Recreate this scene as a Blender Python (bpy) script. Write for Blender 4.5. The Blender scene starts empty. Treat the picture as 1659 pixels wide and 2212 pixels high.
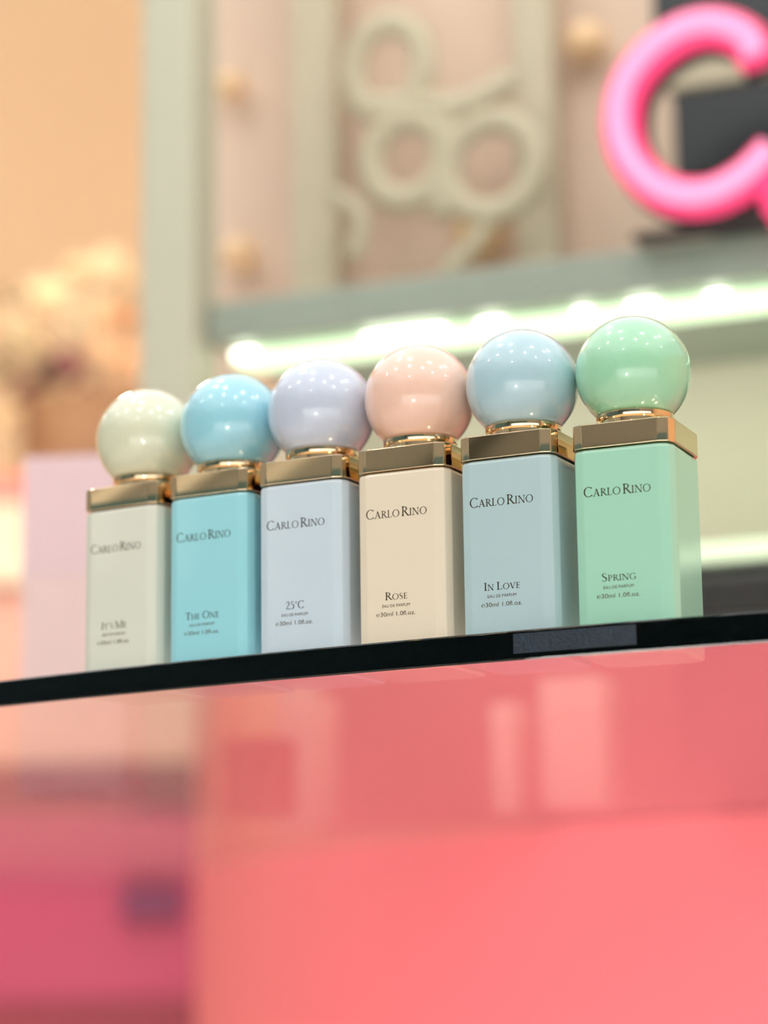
import bpy, bmesh, math, random
from mathutils import Vector, Matrix
random.seed(7)
PI = math.pi
S = bpy.context.scene
C = S.collection

# ------------------------------------------------------------------ camera
F_PX, PITCH, ROLL = 5051.5, 0.19498, -0.01291        # focal length in px of the 1659 wide frame
TOP = 1.300                                          # glass table top
GT = 0.010                                           # glass thickness
CAM = Vector((0, 0, TOP - 0.1115))
fwd = Vector((0, math.cos(PITCH), math.sin(PITCH)))
r0 = Vector((1, 0, 0)); u0 = Vector((0, -math.sin(PITCH), math.cos(PITCH)))
rgt = r0 * math.cos(ROLL) + u0 * math.sin(ROLL)
upv = u0 * math.cos(ROLL) - r0 * math.sin(ROLL)
cam_d = bpy.data.cameras.new('camera')
cam = bpy.data.objects.new('camera', cam_d); C.objects.link(cam)
cam.matrix_world = Matrix(((rgt.x, upv.x, -fwd.x, CAM.x), (rgt.y, upv.y, -fwd.y, CAM.y), (rgt.z, upv.z, -fwd.z, CAM.z), (0, 0, 0, 1)))
cam_d.sensor_fit = 'HORIZONTAL'; cam_d.sensor_width = 36
cam_d.lens = F_PX / 1659 * 36
cam_d.clip_start = 0.01
cam_d.dof.use_dof = True
cam_d.dof.focus_distance = 0.803
cam_d.dof.aperture_fstop = cam_d.lens / 16.0
S.camera = cam
S.cycles.max_bounces = 8; S.cycles.diffuse_bounces = 4; S.cycles.glossy_bounces = 4; S.cycles.transmission_bounces = 8; S.cycles.volume_bounces = 0; S.cycles.sample_clamp_indirect = 10
S.cycles.use_adaptive_sampling = True; S.cycles.adaptive_threshold = 0.07; S.cycles.adaptive_min_samples = 14; S.cycles.use_light_tree = False

def ray(px, py):
    return (fwd + rgt * ((px - 829.5) / F_PX) + upv * (-(py - 1106) / F_PX))
def at(px, py, Y):                                   # the point seen at a pixel, Y metres in front
    d = ray(px, py); return CAM + d * (Y / d.y)
def on(px, py, z):                                   # the point seen at a pixel on the level z
    d = ray(px, py); return CAM + d * ((z - CAM.z) / d.z)

# ------------------------------------------------------------------ light
def srgb(r, g, b):
    f = lambda c: (c / 255 / 12.92) if c / 255 <= 0.04045 else ((c / 255 + 0.055) / 1.055) ** 2.4
    return (f(r), f(g), f(b), 1)
W = bpy.data.worlds.new('world'); S.world = W; W.use_nodes = True
W.node_tree.nodes['Background'].inputs[0].default_value = (1.0, 0.99, 0.97, 1)
W.node_tree.nodes['Background'].inputs[1].default_value = 0.72
S.view_settings.view_transform = 'Standard'; S.view_settings.look = 'None'
S.view_settings.exposure = 0.3; S.view_settings.gamma = 1.0
S.view_settings.use_curve_mapping = False

def area_lamp(name, loc, target, sx, sy, power, col):
    l = bpy.data.lights.new(name, 'AREA'); l.shape = 'RECTANGLE'; l.size = sx; l.size_y = sy
    l.energy = power; l.color = col
    o = bpy.data.objects.new(name, l); C.objects.link(o); o.location = loc
    o.rotation_euler = (Vector(target) - Vector(loc)).to_track_quat('-Z', 'Y').to_euler()
    return o
area_lamp('ceiling_panel_light', (0.0, 0.6, 3.5), (0.0, 0.6, 1.3), 5.0, 5.0, 55, (1.0, 0.98, 0.95))
area_lamp('low_front_fill', (0.3, -2.6, 0.65), (0.4, 1.5, 0.9), 6.0, 1.2, 34, (1.0, 0.98, 0.96))  # added low fill to light the drum under the glass, not a real showcase
for fx, fy, fp in ((-0.6, 1.25, 5.5), (-0.2, 0.85, 3.8), (0.15, 0.65, 2.3), (0.5, 0.5, 1.6), (0.9, 0.4, 1.3)):      # added unseen fill lamps that brighten the drum from below
    u = area_lamp('drum_fill_light', (fx, fy, 0.12), (fx * .6 + .35, fy + .8, 1.1), 0.5, 0.5, fp, (1.0, 0.96, 0.92)); u.data.shape = 'DISK'
def point_lamp(name, loc, power, rad, col=(1, 0.97, 0.92)):
    l = bpy.data.lights.new(name, 'POINT'); l.energy = power; l.shadow_soft_size = rad; l.color = col
    o = bpy.data.objects.new(name, l); C.objects.link(o); o.location = loc; return o
# small ceiling downlights of the shop, and the lamp beside the camera
SPOTS = [(-0.71, 1.04, 1.3), (-0.48, 1.56, .8), (-0.36, 0.65, 1.1), (0.47, 0.31, 1.1), (-0.50, 0.04, 1), (0.17, -0.25, 1), (1.12, 0.32, .8), (1.25, 0.64, 1.1),
         (1.76, 1.90, .8), (0.90, -0.60, .8), (1.95, -0.18, .6), (-1.24, 0.38, .8), (-1.94, 0.74, .6), (-0.89, -1.22, .8), (-2.18, 3.39, .6)]
point_lamp('flower_fill_light', (-0.62, 2.75, 2.5), 17, 0.08, (1, .84, .64))  # added warm fill to brighten the flowers
for i, (x, y, k) in enumerate(SPOTS):
    point_lamp('downlight', (x, y, 3.0), 4.6 * k, 0.065)
point_lamp('camera_lamp', (-0.198, -0.03, CAM.z - 0.016), 2.2, 0.032, (1, .97, .93))

# ------------------------------------------------------------------ materials
def mat(name, col, rough=0.5, metal=0.0, coat=0.0, bump=0.0, bscale=60, noise=0.0, nscale=3.0, emit=None, estr=0.0, spec=0.5):
    m = bpy.data.materials.new(name); m.use_nodes = True
    nt = m.node_tree; b = nt.nodes['Principled BSDF']
    if len(col) == 3: col = (*col, 1)
    b.inputs['Base Color'].default_value = col
    b.inputs['Roughness'].default_value = rough; b.inputs['Metallic'].default_value = metal
    b.inputs['Coat Weight'].default_value = coat; b.inputs['Coat Roughness'].default_value = 0.01
    b.inputs['Specular IOR Level'].default_value = spec
    tc = nt.nodes.new('ShaderNodeTexCoord')
    nz = nt.nodes.new('ShaderNodeTexNoise'); nz.inputs['Scale'].default_value = nscale; nz.inputs['Detail'].default_value = 3
    nt.links.new(tc.outputs['Object'], nz.inputs['Vector'])
    mx = nt.nodes.new('ShaderNodeMix'); mx.data_type = 'RGBA'
    k = max(noise, 0.01)
    mx.inputs['A'].default_value = (*[c * (1 - k) for c in col[:3]], 1)
    mx.inputs['B'].default_value = (*[min(1, c * (1 + k)) for c in col[:3]], 1)
    nt.links.new(nz.outputs['Fac'], mx.inputs['Factor']); nt.links.new(mx.outputs['Result'], b.inputs['Base Color'])
    if bump:
        n2 = nt.nodes.new('ShaderNodeTexNoise'); n2.inputs['Scale'].default_value = bscale
        nt.links.new(tc.outputs['Object'], n2.inputs['Vector'])
        bp = nt.nodes.new('ShaderNodeBump'); bp.inputs['Strength'].default_value = bump; bp.inputs['Distance'].default_value = 0.002
        nt.links.new(n2.outputs['Fac'], bp.inputs['Height']); nt.links.new(bp.outputs['Normal'], b.inputs['Normal'])
    if emit:
        b.inputs['Emission Color'].default_value = (*emit[:3], 1); b.inputs['Emission Strength'].default_value = estr
    return m

def glass_mat():
    m = bpy.data.materials.new('green_float_glass'); m.use_nodes = True
    nt = m.node_tree; nt.nodes.clear()
    o = nt.nodes.new('ShaderNodeOutputMaterial'); g = nt.nodes.new('ShaderNodeBsdfGlass')
    g.inputs['Color'].default_value = (1, 1, 1, 1); g.inputs['Roughness'].default_value = 0.0; g.inputs['IOR'].default_value = 1.5
    v = nt.nodes.new('ShaderNodeVolumeAbsorption'); v.inputs['Color'].default_value = (0.50, 0.90, 0.90, 1); v.inputs['Density'].default_value = 9
    nt.links.new(g.outputs[0], o.inputs['Surface']); nt.links.new(v.outputs[0], o.inputs['Volume'])
    return m
M = {}
M['glass'] = glass_mat()
M['gold'] = mat('polished_gold', (0.86, 0.68, 0.46), 0.06, 1.0)
M['print'] = mat('bronze_foil_print', (0.20, 0.13, 0.09), 0.22, 1.0)
M['print_small'] = mat('brown_ink_print', srgb(105, 85, 70), 0.3, 0.4)

# ------------------------------------------------------------------ mesh helpers
def link(name, me, m, parent=None, smooth=False):
    o = bpy.data.objects.new(name, me); C.objects.link(o)
    if m is not None: me.materials.append(m)
    if parent is not None: o.parent = parent
    if smooth:
        for p in me.polygons: p.use_smooth = True
    return o
def from_bm(name, bm, m, parent=None, smooth=False):
    bmesh.ops.recalc_face_normals(bm, faces=bm.faces)
    me = bpy.data.meshes.new(name); bm.to_mesh(me); bm.free()
    return link(name, me, m, parent, smooth)
def empty(name, loc, rz=0.0, label=None, cat=None, group=None):
    o = bpy.data.objects.new(name, None); C.objects.link(o); o.location = loc; o.rotation_euler.z = rz
    o.empty_display_size = 0.02
    if label: tag(o, label, cat, group)
    return o
def tag(o, label, cat, group=None):
    o['label'] = label; o['category'] = cat
    if group: o['group'] = group
    return o
def struct(o): o['kind'] = 'structure'; return o
def box_bm(x0, x1, y0, y1, z0, z1, bev=0.0, seg=2, bm=None):
    bm = bm or bmesh.new()
    r = bmesh.ops.create_cube(bm, size=1)
    for v in r['verts']:
        v.co = ((x0 + x1) / 2 + v.co.x * (x1 - x0), (y0 + y1) / 2 + v.co.y * (y1 - y0), (z0 + z1) / 2 + v.co.z * (z1 - z0))
    if bev:
        bmesh.ops.bevel(bm, geom=bm.edges[:], offset=bev, segments=seg, affect='EDGES', profile=0.5)
    return bm
def box(name, x0, x1, y0, y1, z0, z1, m, parent=None, bev=0.0, seg=2):
    return from_bm(name, box_bm(x0, x1, y0, y1, z0, z1, bev, seg), m, parent)
def lathe_bm(profile, n=64, close_bottom=True, close_top=True):
    bm = bmesh.new(); rings = []
    for (r, z) in profile:
        if r < 1e-7: rings.append([bm.verts.new((0, 0, z))])
        else: rings.append([bm.verts.new((r * math.cos(2 * PI * k / n), r * math.sin(2 * PI * k / n), z)) for k in range(n)])
    for a, b in zip(rings[:-1], rings[1:]):
        for k in range(n):
            k2 = (k + 1) % n
            if len(a) == 1 and len(b) == 1: continue
            if len(a) == 1: bm.faces.new((a[0], b[k2], b[k]))
            elif len(b) == 1: bm.faces.new((a[k], a[k2], b[0]))
            else: bm.faces.new((a[k], a[k2], b[k2], b[k]))
    if close_bottom and len(rings[0]) > 1: bm.faces.new(rings[0][::-1])
    if close_top and len(rings[-1]) > 1: bm.faces.new(rings[-1])
    return bm
def tube_bm(pts, rad, n=16, closed=False, bm=None, flat=1.0):
    """a round tube along pts (Vectors); rad a number or a list; rounded ends"""
    bm = bm or bmesh.new(); N = len(pts); rings = []
    rr = rad if isinstance(rad, (list, tuple)) else [rad] * N
    ref = Vector((0, 1, 0))
    for i, p in enumerate(pts):
        t = (pts[(i + 1) % N] - pts[i - 1]) if closed or 0 < i < N - 1 else (pts[1] - pts[0] if i == 0 else pts[-1] - pts[-2])
        t.normalize()
        a = ref - t * ref.dot(t)
        if a.length < 1e-4: a = Vector((1, 0, 0)) - t * t.x
        a.normalize(); b = t.cross(a)
        rings.append([bm.verts.new(p + (a * math.cos(2 * PI * k / n) * flat + b * math.sin(2 * PI * k / n)) * rr[i]) for k in range(n)])
    for i in range(N if closed else N - 1):
        A, B = rings[i], rings[(i + 1) % N]
        for k in range(n): bm.faces.new((A[k], A[(k + 1) % n], B[(k + 1) % n], B[k]))
    if not closed: bm.faces.new(rings[0]); bm.faces.new(rings[-1][::-1])
    return bm

# ------------------------------------------------------------------ the shop shell
M['wall'] = mat('peach_plaster', srgb(246, 206, 160), 0.8, bump=0.15, noise=0.03)
M['wall_dark'] = mat('taupe_plaster', srgb(146, 151, 145), 0.8, bump=0.15, noise=0.05)
M['floor'] = mat('cream_floor_tile', srgb(240, 232, 222), 0.35, noise=0.04, nscale=2)
struct(box('floor', -4, 4.5, -3, 5.2, -0.1, 0, M['floor']))
struct(box('wall_back', -4, 4.5, 5.0, 5.2, 0, 4.4, M['wall']))
struct(box('wall_left', -4.2, -4, -3, 5.2, 0, 3.4, M['wall_dark']))
struct(box('wall_right', 4.5, 4.7, -3, 5.2, 0, 3.4, M['wall']))
M['strip'] = mat('pale_reflection_strip', srgb(246, 250, 236), 0.5)
M['strip_dark'] = mat('dark_green_reflection_strip', srgb(40, 46, 38), 0.5)
for k_, (ya, yb, mm) in enumerate(((-0.585, -0.50, 'strip'), (-0.63, -0.60, 'strip_dark'), (-1.205, -1.11, 'strip'), (-1.26, -1.225, 'strip_dark'), (-1.86, -1.77, 'strip'), (-2.66, -2.54, 'strip_dark'))):  # unseen strips added to put streaks into the gold collars' reflections
    struct(box('reflection_trim_%d' % (k_ + 1), -4.0, -3.97, ya, yb, 0.0, 3.4, M[mm]))
M['reflection_panel'] = mat('dark_teal_reflection_panel', srgb(70, 106, 112), 0.5, noise=0.05)  # unseen dark panels added so that the glass edge reflects dark teal
struct(box('reflection_trim_7', -4.0, -3.96, -3, 1.2, 0, 2.06, M['reflection_panel']))
struct(box('reflection_trim_8', -3.96, 0.6, -3.0, -2.96, 1.35, 2.06, M['reflection_panel']))
struct(box('wall_front', -4, 4.5, -3.2, -3, 0, 3.4, M['wall_dark']))

# ------------------------------------------------------------------ round glass table on its pink drum
GC, GR = Vector((0.6937, 2.0551)), 1.4397
DC, DR = Vector((1.1707, 2.5417)), 1.3743
table = empty('glass_table', (GC.x, GC.y, 0), 0, 'round clear glass table top on a wide bright pink drum', 'table')
e = 0.0006
gbm = lathe_bm([(0, TOP - GT), (GR - e, TOP - GT), (GR, TOP - GT + e), (GR, TOP - e), (GR - e, TOP), (0, TOP)], 1440)
gt = from_bm('table_top', gbm, M['glass'], table); gt['label'] = 'clear green-tinted glass top with dark polished edge'
M['drum'] = mat('coral_pink_lacquer', (0.98, 0.195, 0.225), 0.45, noise=0.02)
dbm = lathe_bm([(DR - .03, 0.0), (DR - .03, 0.08), (DR, 0.08), (DR, TOP - GT - 0.0005), (DR - .02, TOP - GT - 0.0005), (0, TOP - GT - 0.0005)], 360)
dr = from_bm('drum_base', dbm, M['drum'], table, True)
dr.location = (DC.x - GC.x, DC.y - GC.y, 0)
dr.modifiers.new('edge', 'EDGE_SPLIT').split_angle = 0.6
dr['label'] = 'bright coral pink drum base'

# strip of clear tape along the dark glass edge
M['tape'] = mat('bluish_film_tape', srgb(22, 36, 50), 0.45, noise=0.5, nscale=240, bump=0.3, bscale=900)
def edge_strip(name, px0, px1, f0, f1, m):
    bm = bmesh.new(); n = 24; rows = []
    a0, a1 = [math.atan2(on(p, 1345, TOP).y - GC.y, on(p, 1345, TOP).x - GC.x) for p in (px0, px1)]
    for k in range(n + 1):
        a = a0 + (a1 - a0) * k / n
        col = []
        for (r, z) in ((GR + .0001, f0), (GR + .0003, f0), (GR + .0003, f1), (GR + .0001, f1)):
            col.append(bm.verts.new((GC.x + r * math.cos(a), GC.y + r * math.sin(a), TOP - GT * (1 - z))))
        rows.append(col)
    for A, B in zip(rows[:-1], rows[1:]):
        for j in range(4): bm.faces.new((A[j], A[(j + 1) % 4], B[(j + 1) % 4], B[j]))
    bm.faces.new(rows[0]); bm.faces.new(rows[-1][::-1])
    return from_bm(name, bm, m)
tag(edge_strip('tape_strip', 1052, 1385, 0.22, 0.88, M['tape']), 'strip of bluish tape on the glass edge below the grey-blue and mint bottles', 'tape')

# ------------------------------------------------------------------ serif lettering, drawn glyph by glyph (cap height 1)
TK, TN, SF = 0.125, 0.052, 0.05
def rect(x0, y0, x1, y1): return [(x0, y0), (x1, y0), (x1, y1), (x0, y1)]
def serif(xc, y, up, w=0.30):
    s = 1 if up else -1
    return [(xc - w / 2, y), (xc + w / 2, y), (xc + w / 2, y + s * 0.03), (xc + 0.07, y + s * 0.085), (xc - 0.07, y + s * 0.085), (xc - w / 2, y + s * 0.03)]
def stem(x, w=TK, top=1.0, bot=0.0, st=True, sb=True, sw=0.30):
    P = [rect(x - w / 2, bot, x + w / 2, top)]
    if sb: P.append(serif(x, bot, True, sw))
    if st: P.append(serif(x, top, False, sw))
    return P
def diag(x0, y0, x1, y1, w):
    return [[(x0 - w / 2, y0), (x0 + w / 2, y0), (x1 + w / 2, y1), (x1 - w / 2, y1)]]
def arc(cx, cy, rx, ry, a0, a1, tk=TK, tn=TN, n=28):
    P = []
    pts = []
    for k in range(n + 1):
        a = math.radians(a0 + (a1 - a0) * k / n); c, s = math.cos(a), math.sin(a)
        pts.append(((cx + rx * c, cy + ry * s), (cx + (rx - tk) * c, cy + (ry - tn) * s)))
    for (o0, i0), (o1, i1) in zip(pts[:-1], pts[1:]): P.append([o0, o1, i1, i0])
    return P
def stroke(pts, ws):
    P = []; n = len(pts); L = []
    for i in range(n):
        a = pts[max(i - 1, 0)]; b = pts[min(i + 1, n - 1)]
        dx, dy = b[0] - a[0], b[1] - a[1]; l = math.hypot(dx, dy) or 1
        w = ws[i] / 2; L.append(((pts[i][0] - dy / l * w, pts[i][1] + dx / l * w), (pts[i][0] + dy / l * w, pts[i][1] - dx / l * w)))
    for (a, b), (c, d) in zip(L[:-1], L[1:]): P.append([a, c, d, b])
    return P
def spline(ctrl, n=10):
    out = []
    for i in range(len(ctrl) - 1):
        p0 = ctrl[max(i - 1, 0)]; p1 = ctrl[i]; p2 = ctrl[i + 1]; p3 = ctrl[min(i + 2, len(ctrl) - 1)]
        for k in range(n):
            t = k / n
            out.append(tuple(0.5 * (2 * p1[j] + (p2[j] - p0[j]) * t + (2 * p0[j] - 5 * p1[j] + 4 * p2[j] - p3[j]) * t * t + (3 * p1[j] - p0[j] - 3 * p2[j] + p3[j]) * t ** 3) for j in range(len(p1))))
    out.append(tuple(ctrl[-1])); return out
def ribbon(ctrl):
    p = spline(ctrl); return stroke([(a[0], a[1]) for a in p], [a[2] for a in p])
def tick(x, y, s, h=0.2):                              # terminal of a thin bar
    return [[(x - 0.05, y), (x, y), (x, y + s * h), (x - 0.02, y + s * h)]]
GL = {
 'C': (0.86, lambda: arc(0.50, 0.5, 0.47, 0.52, 42, 318) + [[(0.80, 0.80), (0.86, 0.98), (0.83, 0.98), (0.76, 0.86)], [(0.76, 0.14), (0.83, 0.04), (0.86, 0.04), (0.84, 0.22)]]),
 'G': (0.90, lambda: arc(0.50, 0.5, 0.47, 0.52, 42, 322) + [[(0.80, 0.80), (0.86, 0.98), (0.83, 0.98), (0.76, 0.86)]] + [rect(0.75, 0.1, 0.87, 0.44), rect(0.66, 0.40, 0.96, 0.45)]),
 'O': (1.0, lambda: arc(0.5, 0.5, 0.48, 0.52, 0, 360, n=44)),
 'A': (0.90, lambda: diag(0.14, 0.0, 0.45, 1.0, TN + .01) + diag(0.76, 0.0, 0.44, 1.0, TK + .02) + [rect(0.24, 0.33, 0.66, 0.38), serif(0.13, 0, True, 0.26), serif(0.77, 0, True, 0.28)]),
 'R': (0.78, lambda: stem(0.17) + arc(0.24, 0.745, 0.38, 0.255, -90, 90) + [rect(0.17, 0.95, 0.30, 1.0), rect(0.17, 0.49, 0.30, 0.535)] + diag(0.74, 0.0, 0.34, 0.52, TK + .03) + [serif(0.76, 0, True, 0.20)]),
 'P': (0.66, lambda: stem(0.17) + arc(0.24, 0.72, 0.38, 0.28, -90, 90) + [rect(0.17, 0.95, 0.30, 1.0), rect(0.17, 0.44, 0.30, 0.485)]),
 'L': (0.66, lambda: stem(0.17) + [rect(0.17, 0.0, 0.60, 0.05)] + [[(0.54, 0.0), (0.60, 0.0), (0.64, 0.22), (0.61, 0.22)]]),
 'I': (0.36, lambda: stem(0.18)),
 'N': (0.96, lambda: stem(0.15, TN, 1, 0, False) + stem(0.81, TN, 1, 0, True, False) + diag(0.81, -0.02, 0.15, 1.0, TK + .02) + [serif(0.11, 1, False, 0.2)]),
 'T': (0.74, lambda: stem(0.37, st=False) + [rect(0.03, 0.95, 0.71, 1.0)] + [[(0.03, 1.0), (0.10, 1.0), (0.06, 0.78), (0.02, 0.78)], [(0.64, 1.0), (0.71, 1.0), (0.72, 0.78), (0.68, 0.78)]]),
 'H': (0.92, lambda: stem(0.17) + stem(0.75) + [rect(0.17, 0.48, 0.75, 0.53)]),
 'E': (0.66, lambda: stem(0.17) + [rect(0.17, 0, 0.58, 0.05), rect(0.17, 0.49, 0.50, 0.54), rect(0.17, 0.95, 0.56, 1.0)] + [[(0.53, 0.0), (0.58, 0.0), (0.62, 0.2), (0.59, 0.2)], [(0.50, 1.0), (0.56, 1.0), (0.57, 0.82), (0.54, 0.82)], [(0.46, 0.40), (0.50, 0.40), (0.50, 0.63), (0.47, 0.63)]]),
 'M': (1.12, lambda: stem(0.13, TN, 1, 0, False) + stem(0.97, TK, 1, 0, False) + diag(0.54, 0.0, 0.16, 1.0, TK) + diag(0.54, 0.0, 0.94, 1.0, TN) + [serif(0.12, 1, False, 0.2), serif(0.98, 1, False, 0.24)]),
 'V': (0.86, lambda: diag(0.43, 0.0, 0.12, 1.0, TK + .02) + diag(0.45, 0.0, 0.74, 1.0, TN) + [serif(0.12, 1, False, 0.26), serif(0.74, 1, False, 0.24)]),
 'S': (0.60, lambda: ribbon([(0.51, 0.80, .03), (0.44, 0.95, .05), (0.30, 0.985, .05), (0.13, 0.89, .10), (0.13, 0.69, .11), (0.30, 0.54, .13), (0.47, 0.40, .13), (0.51, 0.22, .11), (0.40, 0.05, .06), (0.25, 0.01, .05), (0.12, 0.07, .05), (0.06, 0.24, .03)])),
 '2': (0.56, lambda: ribbon([(0.07, 0.76, .04), (0.14, 0.93, .06), (0.28, 0.98, .06), (0.42, 0.88, .11), (0.43, 0.70, .11), (0.30, 0.43, .08), (0.07, 0.04, .05)]) + [rect(0.05, 0, 0.50, 0.06), [(0.45, 0), (0.50, 0), (0.53, 0.16), (0.50, 0.16)]]),
 '5': (0.56, lambda: [rect(0.15, 0.93, 0.48, 1.0)] + diag(0.12, 0.56, 0.16, 1.0, TN) + ribbon([(0.12, 0.56, .04), (0.28, 0.62, .06), (0.44, 0.50, .11), (0.47, 0.30, .12), (0.38, 0.10, .09), (0.22, 0.01, .05), (0.07, 0.07, .05)])),
 '\u00b0': (0.30, lambda: arc(0.15, 0.82, 0.11, 0.12, 0, 360, .05, .05, 20)),
 "'": (0.20, lambda: [[(0.07, 0.68), (0.11, 0.68), (0.15, 0.98), (0.06, 0.98)]]),
}
def serif_text(segs, width, gap=0.06, cap=1.0, small=0.76):
    """segs: string; capitals full height, lower-case letters drawn as small capitals; fitted to width"""
    polys = []; x = 0.0
    for ch in segs:
        if ch == ' ': x += 0.28; continue
        if ch == '_': x += 0.15; continue
        k = small if ch.islower() else 1.0
        w, fn = GL[ch.upper()]
        for P in fn(): polys.append([(x + px * k, py * k) for px, py in P])
        x += (w + gap) * k
    x -= gap
    return polys, x
def polys_mesh(name, polys, total, width, cap, cx, z, y, parent, m):
    bm = bmesh.new(); kx = width / total
    for P in polys:
        vs = [bm.verts.new((cx + (px - total / 2) * kx, y, z + py * cap)) for px, py in P]
        try: f = bm.faces.new(vs)
        except ValueError: continue
    for f in bm.faces:
        f.normal_update()
        if f.normal.y > 0: f.normal_flip()
    me = bpy.data.meshes.new(name); bm.to_mesh(me); bm.free()
    return link(name, me, m, parent)
def sans_mesh(name, text, width, cap, cx, z, y, parent, m, weight=0.0):
    cu = bpy.data.curves.new(name, 'FONT'); cu.body = text; cu.size = 1; cu.resolution_u = 4; cu.offset = weight
    tmp = bpy.data.objects.new('tmp', cu); C.objects.link(tmp)
    dg = bpy.context.evaluated_depsgraph_get(); me = bpy.data.meshes.new_from_object(tmp.evaluated_get(dg))
    bpy.data.objects.remove(tmp)
    xs = [v.co.x for v in me.vertices]; x0, x1 = min(xs), max(xs)
    capu = 0.70
    for v in me.vertices:
        v.co = (cx + ((v.co.x - x0) / (x1 - x0) - 0.5) * width, y, z + v.co.y / capu * cap)
    me.name = name; me.materials.clear()
    return link(name, me, m, parent)

# ------------------------------------------------------------------ perfume bottles
A, CUT = 0.01784, 0.0046                              # half width, corner radius
def outline(a, r, nseg=2, soft=0.00045):
    """square with corners cut in nseg facets; every vertex softened by a tiny arc"""
    P = []
    for q in range(4):
        cx, cy = [(1, -1), (1, 1), (-1, 1), (-1, -1)][q]
        a0 = [-90, 0, 90, 180][q]
        for k in range(nseg + 1):
            t = math.radians(a0 + 90 * k / nseg)
            P.append(Vector(((a - r) * cx + r * math.cos(t), (a - r) * cy + r * math.sin(t))))
    out = []; n = len(P)
    for i in range(n):
        d0 = (P[i - 1] - P[i]).normalized(); d1 = (P[(i + 1) % n] - P[i]).normalized()
        p0 = P[i] + d0 * soft; p1 = P[i] + d1 * soft
        out += [p0, (p0 + p1) * .25 + P[i] * .5, p1]
    return out
def prism(name, levels, m, parent):
    """levels: (z, inset) stacked outlines"""
    bm = bmesh.new(); rings = []
    for (z, a, r) in levels: rings.append([bm.verts.new((p.x, p.y, z)) for p in outline(a, r)])
    n = len(rings[0])
    for R0, R1 in zip(rings[:-1], rings[1:]):
        for k in range(n): bm.faces.new((R0[k], R0[(k + 1) % n], R1[(k + 1) % n], R1[k]))
    bm.faces.new(rings[0][::-1]); bm.faces.new(rings[-1])
    o = from_bm(name, bm, m, parent, True)
    wn = o.modifiers.new('normals', 'WEIGHTED_NORMAL'); wn.weight = 60; wn.mode = 'FACE_AREA'
    return o
def fillet(z, a, r, rad, top):
    L = []
    for k in range(5):
        t = PI / 2 * k / 4
        L.append((z - rad + rad * math.sin(t), a - rad + rad * math.cos(t), max(r - (rad - rad * math.cos(t)) * .6, .001)) if top else
                 (z + rad - rad * math.cos(t), a - rad + rad * math.sin(t), max(r - (rad - rad * math.sin(t)) * .6, .001)))
    return L
Z_BODY, Z_COL, Z_NECK, Z_BALL, R_BALL, R_NECK = 0.0618, 0.0703, 0.0757, 0.0908, 0.0200, 0.0134
def bottle(i, x, y, yaw, body_col, ball_col, name_txt, name_w, label):
    t = empty('perfume_bottle', (x, y, TOP + 0.0002), yaw, label, 'bottle', 'perfume bottles in a row on the glass table')
    bm_ = mat('lacquer_%d' % i, body_col, 0.22, coat=1.0)
    cm_ = mat('ball_lacquer_%d' % i, ball_col, 0.25, coat=1.0)
    bd = prism('body', fillet(0, A, CUT, 0.0012, False) + fillet(Z_BODY, A, CUT, 0.0018, True), bm_, t)
    b = 0.00035
    prism('collar', [(Z_BODY + .0001, A + .00025 - b, CUT), (Z_BODY + .0001 + b, A + .00025, CUT), (Z_COL - b, A + .00025, CUT), (Z_COL, A + .00025 - b, CUT)], M['gold'], t)['label'] = 'polished gold collar'
    nk = from_bm('neck_ring', lathe_bm([(R_NECK - .0012, Z_COL), (R_NECK - .0012, Z_COL + .0028), (R_NECK - .0002, Z_COL + .0031), (R_NECK, Z_COL + .0036), (R_NECK, Z_NECK - .0004), (R_NECK - .0004, Z_NECK), (0, Z_NECK)], 72), M['gold'], t, True)
    nk.modifiers.new('edge', 'EDGE_SPLIT').split_angle = 0.7
    nk['label'] = 'round polished gold neck ring'
    a0 = math.asin((Z_NECK + .0001 - Z_BALL) / R_BALL)
    prof = [(R_BALL * math.cos(a0 + (PI / 2 - a0) * k / 48), Z_BALL + R_BALL * math.sin(a0 + (PI / 2 - a0) * k / 48)) for k in range(48)] + [(0, Z_BALL + R_BALL)]
    bo = from_bm('ball_cap', lathe_bm(prof, 96), cm_, t, True)
    bo.modifiers.new('edge', 'EDGE_SPLIT').split_angle = 0.8
    yf = -A - 0.00006
    P, w = serif_text('Carlo_Rino', 1); polys_mesh('brand_lettering', P, w, 0.0236, 0.0034, -0.00155, 0.0451, yf, bd, M['print'])
    P, w = serif_text(name_txt, 1); polys_mesh('scent_lettering', P, w, name_w, 0.0027, -0.0019, 0.0159, yf, bd, M['print'])
    sans_mesh('small_lettering', 'EAU DE PARFUM', 0.0106, 0.00105, -0.0020, 0.0133, yf, bd, M['print_small'])
    sans_mesh('volume_lettering', '\u212e30ml 1.0fl.oz.', 0.0150, 0.0015, -0.00218, 0.0102, yf, bd, M['print_small'])
    return t
POS = [(-0.09033533, 0.87786197, -0.54720721), (-0.05635958, 0.85660856, -0.50148623), (-0.02236642, 0.83618409, -0.46445989),
       (0.0134324, 0.8182249, -0.45322835), (0.04930063, 0.79958586, -0.45332782), (0.08679096, 0.7842917, -0.41365323)]
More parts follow.
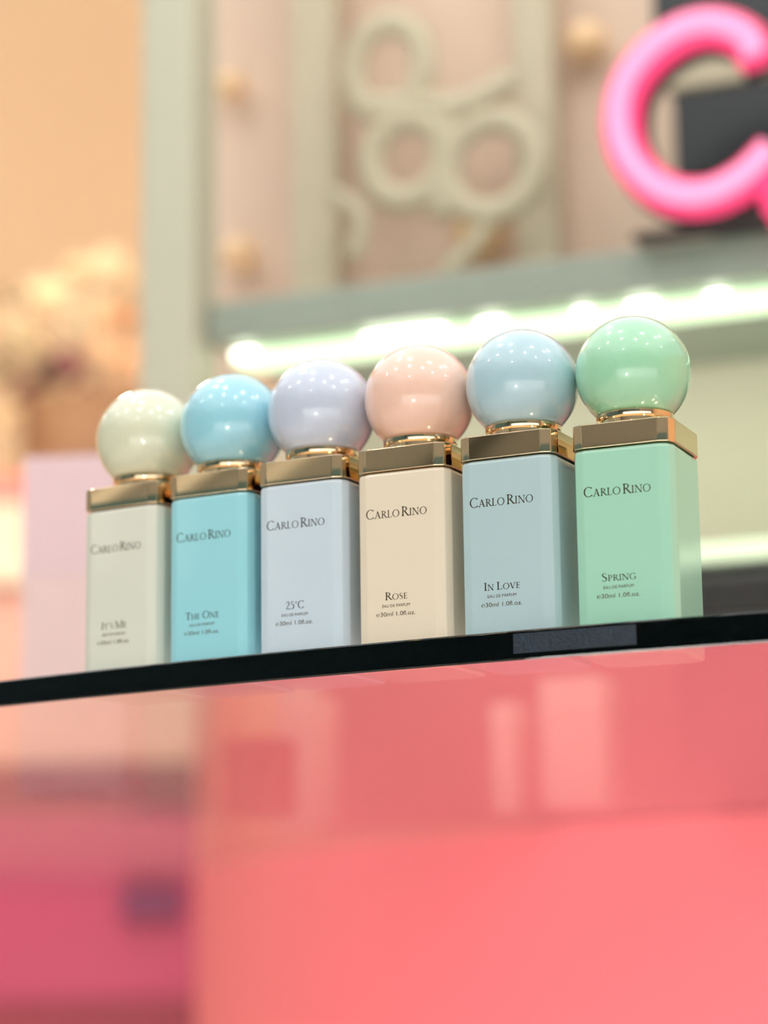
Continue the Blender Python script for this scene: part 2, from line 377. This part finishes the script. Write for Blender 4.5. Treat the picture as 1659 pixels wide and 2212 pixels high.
BOT = [
 (srgb(211, 214, 200), srgb(206, 209, 183), "It's Me", 0.0119, 'cream perfume bottle with cream ball cap, leftmost and farthest in the row'),
 (srgb(147, 208, 218), srgb(142, 199, 214), 'The One', 0.0145, 'sky blue perfume bottle with bright blue ball cap'),
 (srgb(191, 207, 218), srgb(184, 194, 212), '25\u00b0C', 0.0073, 'pale lavender perfume bottle with whitish lavender ball cap'),
 (srgb(222, 210, 188), srgb(229, 190, 171), 'Rose', 0.0087, 'peach perfume bottle with peach ball cap'),
 (srgb(170, 195, 199), srgb(163, 194, 205), 'In Love', 0.0134, 'muted grey-blue perfume bottle with grey-blue ball cap'),
 (srgb(155, 206, 182), srgb(151, 206, 170), 'Spring', 0.0119, 'mint green perfume bottle with green ball cap, rightmost in the row'),
]
for i, (p, b) in enumerate(zip(POS, BOT)): bottle(i, p[0], p[1], p[2], *b)

# ------------------------------------------------------------------ cartons standing behind the bottles
def carton(name, px0, px1, ytop, D, yaw, col, lid, label, depth=None):
    a, b = at(px0, ytop, D), at(px1, ytop, D)
    w = (b.x - a.x); h = a.z - TOP
    t = empty(name, ((a.x + b.x) / 2, D + w / 2, TOP + .0002), yaw, label, 'box', 'perfume cartons on the glass table')
    m1 = mat('carton_' + name, col, 0.45); m2 = mat('carton_lid_' + name, lid, 0.45)
    box('body', -w / 2, w / 2, -w / 2, w / 2, 0, h * .62, m1, t, 0.0003)
    box('lid', -w / 2 - .0001, w / 2 + .0001, -w / 2 - .0001, w / 2 + .0001, h * .62 + .00005, h, m2, t, 0.0003)
    return t
carton('perfume_carton', 62, 286, 985, 1.33, -0.12, srgb(226, 196, 192), srgb(223, 193, 197), 'tall pale pink carton behind the cream bottle')

# ------------------------------------------------------------------ display rack standing on the table
M['rack'] = mat('grey_green_enamel', srgb(192, 191, 170), 0.45, noise=0.02)
M['fascia'] = mat('frosted_grey_acrylic', srgb(150, 160, 146), 0.35, noise=0.08, nscale=14)
M['panel'] = mat('pale_peach_board', srgb(222, 196, 174), 0.6, noise=0.06, nscale=6)
M['led'] = mat('led_diffuser', srgb(225, 245, 215), 0.4, emit=srgb(215, 245, 200), estr=1.0)
M['led_soft'] = mat('soft_led_diffuser', srgb(225, 240, 205), 0.4, emit=srgb(225, 240, 205), estr=0.45)
M['led_hot'] = mat('led_module', srgb(255, 255, 245), 0.4, emit=(1.0, 0.97, 0.88), estr=5.0)
YAW = math.radians(-22)
P0 = at(384, 1106, 1.55); P0.z = TOP
rack = empty('display_rack', P0, YAW, 'grey display rack with a lit shelf standing behind the bottles', 'rack')
cu, su = math.cos(YAW), math.sin(YAW)
def rl(p):                                            # world point to rack coordinates
    q = p - P0; return Vector((q.x * cu + q.y * su, -q.x * su + q.y * cu, q.z))
def rack_at(px, py, n):                               # rack coordinates of what is seen at a pixel on the rack plane n metres back
    d = ray(px, py); dl = Vector((d.x * cu + d.y * su, -d.x * su + d.y * cu, d.z)); o = rl(CAM)
    return o + dl * ((n - o.y) / dl.y)
box('post', -0.0205, 0.0205, -0.0205, 0.0205, 0.004, 0.85, M['rack'], rack, 0.004)
box('post_foot', -0.032, 0.032, -0.032, 0.032, 0.0003, 0.004, M['rack'], rack, 0.001)
zt = rack_at(460, 655, 0.0).z; zb = rack_at(460, 742, 0.0).z
box('shelf_board', 0.022, 0.95, 0.0, 0.20, zb, zt, M['fascia'], rack, 0.002)
l1 = rack_at(475, 806, 0.03)
box('led_bar', 0.03, 0.93, 0.02, 0.05, l1.z + .002, zb - .0005, M['led'], rack, 0.004)
for (x0, x1) in ((485, 575), (765, 985), (1012, 1112), (1220, 1300), (1335, 1445), (1505, 1600)):
    a = rack_at(x0, 720, 0.018).x; b = rack_at(x1, 690, 0.018).x
    box('led_module', a + .008, b - .008, 0.014, 0.0195, l1.z + .006, zb - .003, M['led_hot'], rack, 0.002)
ll = area_lamp('shelf_led_light', P0, P0 - Vector((0, 0, 1)), 0.84, 0.03, 0.55, (0.95, 1.0, 0.84))
ll.parent = rack; ll.location = (0.48, 0.06, l1.z - .004); ll.rotation_euler = (math.radians(25), 0, 0)
M['panel_low'] = mat('pale_stone_board', srgb(206, 200, 178), 0.6, noise=0.05, nscale=6)
box('back_panel', -0.11, 0.95, 0.202, 0.212, zt + .0003, 0.85, M['panel'], rack)
box('lower_back_panel', -0.02, 0.95, 0.202, 0.212, 0.0003, zt, M['panel_low'], rack)
box('side_upright', 0.93, 0.96, 0.0, 0.19, 0.0003, 0.85, M['rack'], rack, 0.003)
zl = rack_at(1590, 1180, 0.06).z
box('lower_shelf', 0.30, 0.95, 0.06, 0.20, zl - .012, zl, M['fascia'], rack, 0.001)
box('led_bar', 0.30, 0.93, 0.052, 0.0585, zl - .010, zl + .002, M['led_soft'], rack, 0.002)
M['bar'] = mat('grey_cream_bar', srgb(196, 186, 160), 0.5)
for (x0, x1) in ((640, 735), (1120, 1205)):
    a = rack_at(x0, 300, 0.17).x; b = rack_at(x1, 300, 0.17).x
    box('upright_bar', a, b, 0.16, 0.18, zt + .0003, 0.85, M['bar'], rack, 0.003)

M['skirt'] = mat('brown_rose_board', srgb(150, 96, 88), 0.6)
box('base_skirt', 0.024, 0.95, 0.186, 0.2018, 0.0003, 0.125, M['skirt'], rack)
# dark case on the lower shelf level at the right
M['dark'] = mat('charcoal_plastic', srgb(52, 50, 48), 0.4)
def rack_thing(name, n, px, label, cat, z):
    q = rack_at(px, 600, n); w = P0 + Vector((q.x * cu - n * su, q.x * su + n * cu, 0)); w.z = TOP + z
    return empty(name, w, YAW, label, cat)
t = rack_thing('storage_case', 0.10, 1640, 'dark charcoal case on the table under the lower rack shelf', 'case', 0.0004)
hz = rack_at(1600, 1240, 0.06).z
box('body', -0.055, 0.10, -0.05, 0.06, 0.0, hz * .8, M['dark'], t, 0.004)
box('lid', -0.056, 0.101, -0.051, 0.061, hz * .8 + .0004, hz, M['dark'], t, 0.004)

# dark screen on the shelf behind the neon letter
t = rack_thing('dark_screen', 0.11, 1560, 'dark grey screen on the shelf seen through the neon letter', 'screen', zt + .0004)
a, b = rack_at(1455, 200, 0.10), rack_at(1455, 390, 0.10)
M['screen'] = mat('dark_glass_screen', srgb(48, 52, 54), 0.25)
box('panel', rack_at(1455, 300, .1).x - rl(t.location).x, 0.16, -0.01, 0.01, b.z - zt - .0, a.z - zt, M['screen'], t, 0.003)
box('header', rack_at(1440, 300, .1).x - rl(t.location).x, 0.16, -0.012, 0.012, a.z - zt + .0003, a.z - zt + .024, M['bar'], t, 0.003)
box('top_board', rack_at(1420, 300, .1).x - rl(t.location).x, 0.16, -0.012, 0.012, a.z - zt + .0243, a.z - zt + .085, M['screen'], t, 0.003)
box('stand', 0.0, 0.06, -0.02, 0.02, 0.0, b.z - zt - .0003, M['dark'], t, 0.002)

# low boxes standing on the glass behind the bottles, seen through the glass from below
M['blush'] = mat('blush_card', srgb(246, 214, 196), 0.5); M['red_card'] = mat('deep_red_card', srgb(150, 40, 44), 0.5)
for (n, px, w_, h_, m_, lab) in ((0.09, 665, .028, .085, 'blush', 'low pale box seen through the glass below the lavender bottle'),
                             (0.05, 1255, .040, .080, 'blush', 'low wide pale box seen through the glass below the mint bottle'),
                             (0.02, 560, .036, .050, 'red_card', 'low dark red box seen through the glass left of the pale ones'),
                             (0.08, 1110, .018, .070, 'blush', 'narrow pale box seen through the glass below the grey-blue bottle')):
    q = rack_at(px, 1600, n); w = P0 + Vector((q.x * cu - n * su, q.x * su + n * cu, 0)); w.z = TOP + .0003
    o = empty('small_box', w, YAW, lab, 'box', 'low boxes on the glass inside the rack')
    box('body', -w_ / 2, w_ / 2, -.02, .02, 0, h_ * .7, M[m_], o, 0.001)
    box('lid', -w_ / 2 - .0006, w_ / 2 + .0006, -.0206, .0206, h_ * .7 + .0002, h_, M[m_], o, 0.001)
# scrollwork ornament on the shelf
M['orn'] = mat('grey_cream_metal', srgb(192, 184, 156), 0.45)
t = rack_thing('scrollwork_ornament', 0.13, 920, 'blurred grey-cream scrollwork ornament with rings on the upper shelf', 'ornament', zt + .0004)
tx = rl(t.location).x
def ring_part(px, py, rx, ry, thick):
    c = rack_at(px, py, 0.13); k = 1.62 / F_PX
    pts = [Vector((c.x - tx + rx * k * math.cos(a), 0, c.z - zt + ry * k * math.sin(a))) for a in [2 * PI * q / 40 for q in range(40)]]
    from_bm('ring', tube_bm(pts, thick * k / 2, 10, True, flat=.6), M['orn'], t, True)
def bar_part(pts, thick, nm='scroll'):
    P = []
    for (px, py) in spline(pts, 6):
        c = rack_at(px, py, 0.13); P.append(Vector((c.x - tx, 0.0, c.z - zt)))
    from_bm(nm, tube_bm(P, thick * 1.62 / F_PX / 2, 10, flat=.6), M['orn'], t, True)
ring_part(838, 150, 88, 110, 62)
ring_part(880, 345, 90, 95, 64)
ring_part(1062, 360, 105, 108, 62)
bar_part([(770, 235), (860, 225), (1000, 228), (1110, 170)], 60)
bar_part([(965, 250), (962, 340), (955, 470)], 64, 'scroll')
bar_part([(720, 420), (780, 470), (760, 560)], 44, 'scroll')
bar_part([(1060, 470), (1020, 530), (960, 590)], 40, 'scroll')
box('foot', -0.03, 0.03, -0.014, 0.014, 0, 0.006, M['orn'], t, 0.001)

# amber balls whose plain colour stands in for warm lamp glows
M['amber'] = mat('amber_lamp_glow', srgb(238, 202, 158), 0.35)
for (px, py, r, lab) in ((497, 185, 36, 'amber ball standing in for a lamp glow high beside the grey post'), (515, 550, 44, 'amber ball standing in for a lamp glow low beside the grey post'),
                    (1035, 505, 58, 'amber ball standing in for a lamp glow at the foot of the scrollwork'), (1265, 90, 46, 'amber ball standing in for a lamp glow left of the neon letter top')):
    q = rack_at(px, py, 0.185); w = P0 + Vector((q.x * cu - q.y * su, q.x * su + q.y * cu, q.z))
    r_ = r * 1.68 / F_PX
    o = empty('lamp_glow_ball', w, 0, lab, 'ball', 'amber balls in place of lamp glows on the rack')
    from_bm('globe', lathe_bm([(r_ * math.sin(PI * k / 20), -r_ * math.cos(PI * k / 20)) for k in range(21)], 28), M['amber'], o, True)
    from_bm('cap', lathe_bm([(r_ * .25, r_ * .93), (r_ * .25, r_ * 1.08), (r_ * .1, r_ * 1.12), (0, r_ * 1.12)], 16), M['orn'], o)

# ------------------------------------------------------------------ pink neon letter
M['neon'] = mat('neon_pink_sleeve', srgb(170, 40, 80), 0.4, emit=srgb(255, 72, 126), estr=0.8)
M['neon_core'] = mat('neon_pink_core', srgb(190, 70, 125), 0.4, emit=srgb(255, 163, 192), estr=0.95)
M['neon_back'] = mat('neon_backing', srgb(46, 40, 38), 0.5)
t = rack_thing('neon_letter_sign', -0.012, 1540, 'glowing pink neon letter C sign on the lit shelf', 'neon sign', zt + .0003)
tx = rl(t.location).x
def sign_pts(ctrl, n, dx=0, dy=0):
    P = []
    for (px, py) in spline(ctrl, 8):
        c = rack_at(px + dx, py + dy, -0.012); P.append(Vector((c.x - tx, n, c.z - zt)))
    return P
CC = [(1638, 132), (1620, 92), (1580, 68), (1530, 60), (1470, 76), (1410, 118), (1362, 180), (1344, 250), (1352, 320), (1386, 378), (1440, 418), (1500, 430), (1560, 418), (1620, 382), (1672, 330)]
k = 1.40 / F_PX
from_bm('tube', tube_bm(sign_pts(CC, 0.0), 46 * k, 18), M['neon'], t, True)
from_bm('glow_core', tube_bm(sign_pts(CC, -46 * k * .72), 27 * k, 14, flat=0.9), M['neon_core'], t, True)
from_bm('backing', tube_bm(sign_pts(CC, 0.020), 50 * k, 14, flat=.35), M['neon_back'], t, True)
D2 = [(1700, 400), (1682, 425), (1690, 455), (1720, 470)]
from_bm('next_stroke', tube_bm(sign_pts(D2, 0.0), 40 * k, 16), M['neon'], t, True)
b0 = rack_at(1480, 480, -0.012)
box('stand', -0.05, 0.09, -0.006, 0.012, 0, 0.004, M['neon_back'], t, 0.001)

# ------------------------------------------------------------------ left: far cabinet with flowers
M['magenta'] = mat('magenta_lacquer', srgb(186, 70, 100), 0.4, noise=0.03)
M['peach_top'] = mat('peach_lacquer', srgb(240, 180, 158), 0.4)
M['cream'] = mat('cream_lacquer', srgb(250, 226, 196), 0.4)
M['plum'] = mat('plum_lacquer', srgb(120, 50, 84), 0.4)
D = 3.3
a = at(-260, 1960, D); b = at(470, 1960, D)
t = empty('display_cabinet', ((a.x + b.x) / 2, D + .25, 0), 0, 'magenta cabinet with peach upper section at the far left', 'cabinet')
hw = (b.x - a.x) / 2
zmid = at(200, 1880, D).z; ztop = at(200, 1215, D).z
zc = CAM.z
M['claret'] = mat('claret_lacquer', srgb(150, 52, 66), 0.4)
box('plinth', -hw, hw, -0.24, 0.3, 0.0, zc - .0904, M['peach_top'], t, 0.004)
box('lower_drawer', -hw, hw, -0.25, 0.3, zc - .09, zc - .0304, M['claret'], t, 0.004)
box('upper_drawer', -hw, hw, -0.25, 0.3, zc - .03, zmid, M['magenta'], t, 0.004)
box('upper_body', -hw, hw, -0.23, 0.3, zmid + .0004, ztop - .03, M['peach_top'], t, 0.004)
box('top_board', -hw, hw, -0.25, 0.3, ztop - .0296, ztop, M['cream'], t, 0.004)
q = at(335, 1960, D)
box('drawer_pull', q.x - t.location.x - .045, q.x - t.location.x + .04, -0.27, -0.2503, q.z - .016, q.z + .014, M['plum'], t, 0.003)
ct = t
# gift boxes on the cabinet
M['coral'] = mat('coral_card', srgb(250, 140, 128), 0.5)
def gift(name, px0, px1, py0, Dp, m, ml, label):
    a, b = at(px0, py0, Dp), at(px1, py0, Dp); w = b.x - a.x
    t = empty(name, ((a.x + b.x) / 2, Dp + .05, ztop + .0003), 0, label, 'box')
    h = a.z - ztop
    box('body', -w / 2, w / 2, -.05, .05, 0, h * .7, m, t, 0.003); box('lid', -w / 2 - .002, w / 2 + .002, -.052, .052, h * .7 + .0003, h, ml, t, 0.003)
gift('gift_box', -130, 58, 1030, D + .02, M['cream'], M['coral'], 'cream gift box with coral lid at the far left behind the carton')
M['brown'] = mat('brown_wicker', srgb(150, 108, 74), 0.7, noise=0.3, nscale=40)
w0 = at(210, 990, D + .2)
fl = empty('flower_arrangement', (w0.x, D + .2, ztop + .0003), 0, 'cream and peach flower arrangement in a brown basket at the far left', 'flowers')
hb = at(210, 880, D + .2).z - ztop
prof = [(0.0, 0.0), (.085, 0.0), (.11, hb * .5), (.12, hb), (.112, hb), (.10, hb * .5), (0, .01)]
from_bm('basket', lathe_bm(prof, 28, False, False), M['brown'], fl, True)
def blossom(name, loc, r, m, tilt):
    bm = bmesh.new()
    for ringi, (n, rr, lift) in enumerate(((6, 1.0, .25), (5, .72, .55), (4, .42, .8))):
        for q in range(n):
            a = 2 * PI * q / n + ringi * .5
            d = Vector((math.cos(a), math.sin(a), 0)); s = Vector((-math.sin(a), math.cos(a), 0))
            V = [bm.verts.new(p * r) for p in (Vector((0, 0, .05)), d * rr * .5 + s * rr * .42 + Vector((0, 0, lift * .3)), d * rr * .95 + s * rr * .34 + Vector((0, 0, lift * .85)),
                                               d * rr * 1.02 + Vector((0, 0, lift)), d * rr * .95 - s * rr * .34 + Vector((0, 0, lift * .85)), d * rr * .5 - s * rr * .42 + Vector((0, 0, lift * .3)), d * rr * .55 + Vector((0, 0, lift * .15)))]
            for (i, j) in ((1, 2), (2, 3), (3, 4), (4, 5)): bm.faces.new((V[6], V[i], V[j]))
            bm.faces.new((V[0], V[1], V[6])); bm.faces.new((V[0], V[6], V[5]))
    me = bpy.data.meshes.new(name); bm.to_mesh(me); bm.free()
    o = link(name, me, m, fl, True); o.location = loc; o.rotation_euler = tilt
    return o
FM = [mat('petal_cream', srgb(255, 232, 190), 0.6), mat('petal_peach', srgb(250, 205, 160), 0.6), mat('petal_plum', srgb(140, 84, 86), 0.6), mat('leaf_olive', srgb(120, 112, 80), 0.6)]
FLW = [(175, 590, 46, 0), (235, 575, 44, 0), (110, 640, 48, 0), (280, 610, 40, 0), (190, 660, 50, 0), (50, 640, 46, 0), (-10, 620, 46, 0), (140, 715, 44, 0), (245, 690, 46, 1), (30, 715, 46, 0),
       (290, 700, 40, 1), (80, 740, 40, 0), (-30, 710, 44, 1), (215, 760, 40, 1), (150, 790, 42, 2), (100, 810, 40, 2), (280, 780, 40, 1), (15, 800, 36, 3), (240, 830, 40, 1), (190, 850, 36, 2), (55, 850, 36, 2), (150, 905, 38, 0), (25, 905, 42, 0), (290, 860, 36, 1), (90, 880, 34, 3)]
for i, (px, py, r, c) in enumerate(FLW):
    w = at(px, py, D + .1 + .12 * random.random())
    blossom('blossom' if c < 3 else 'leaf_cluster', w - fl.location, r * D / F_PX, FM[c], (1.0 + random.uniform(-.4, .4), random.uniform(-.5, .5), random.uniform(0, 6)))
M['stemm'] = mat('stem_green', srgb(110, 120, 80), 0.6)
for q in range(7):
    px, py = FLW[q * 3][:2]; w = at(px, py, D + .18) - fl.location
    from_bm('stem', tube_bm([Vector((0, 0, hb * .4)), Vector((w.x * .5, w.y * .5, (w.z + hb) * .5)), Vector(w)], .003, 6), M['stemm'], fl, True)
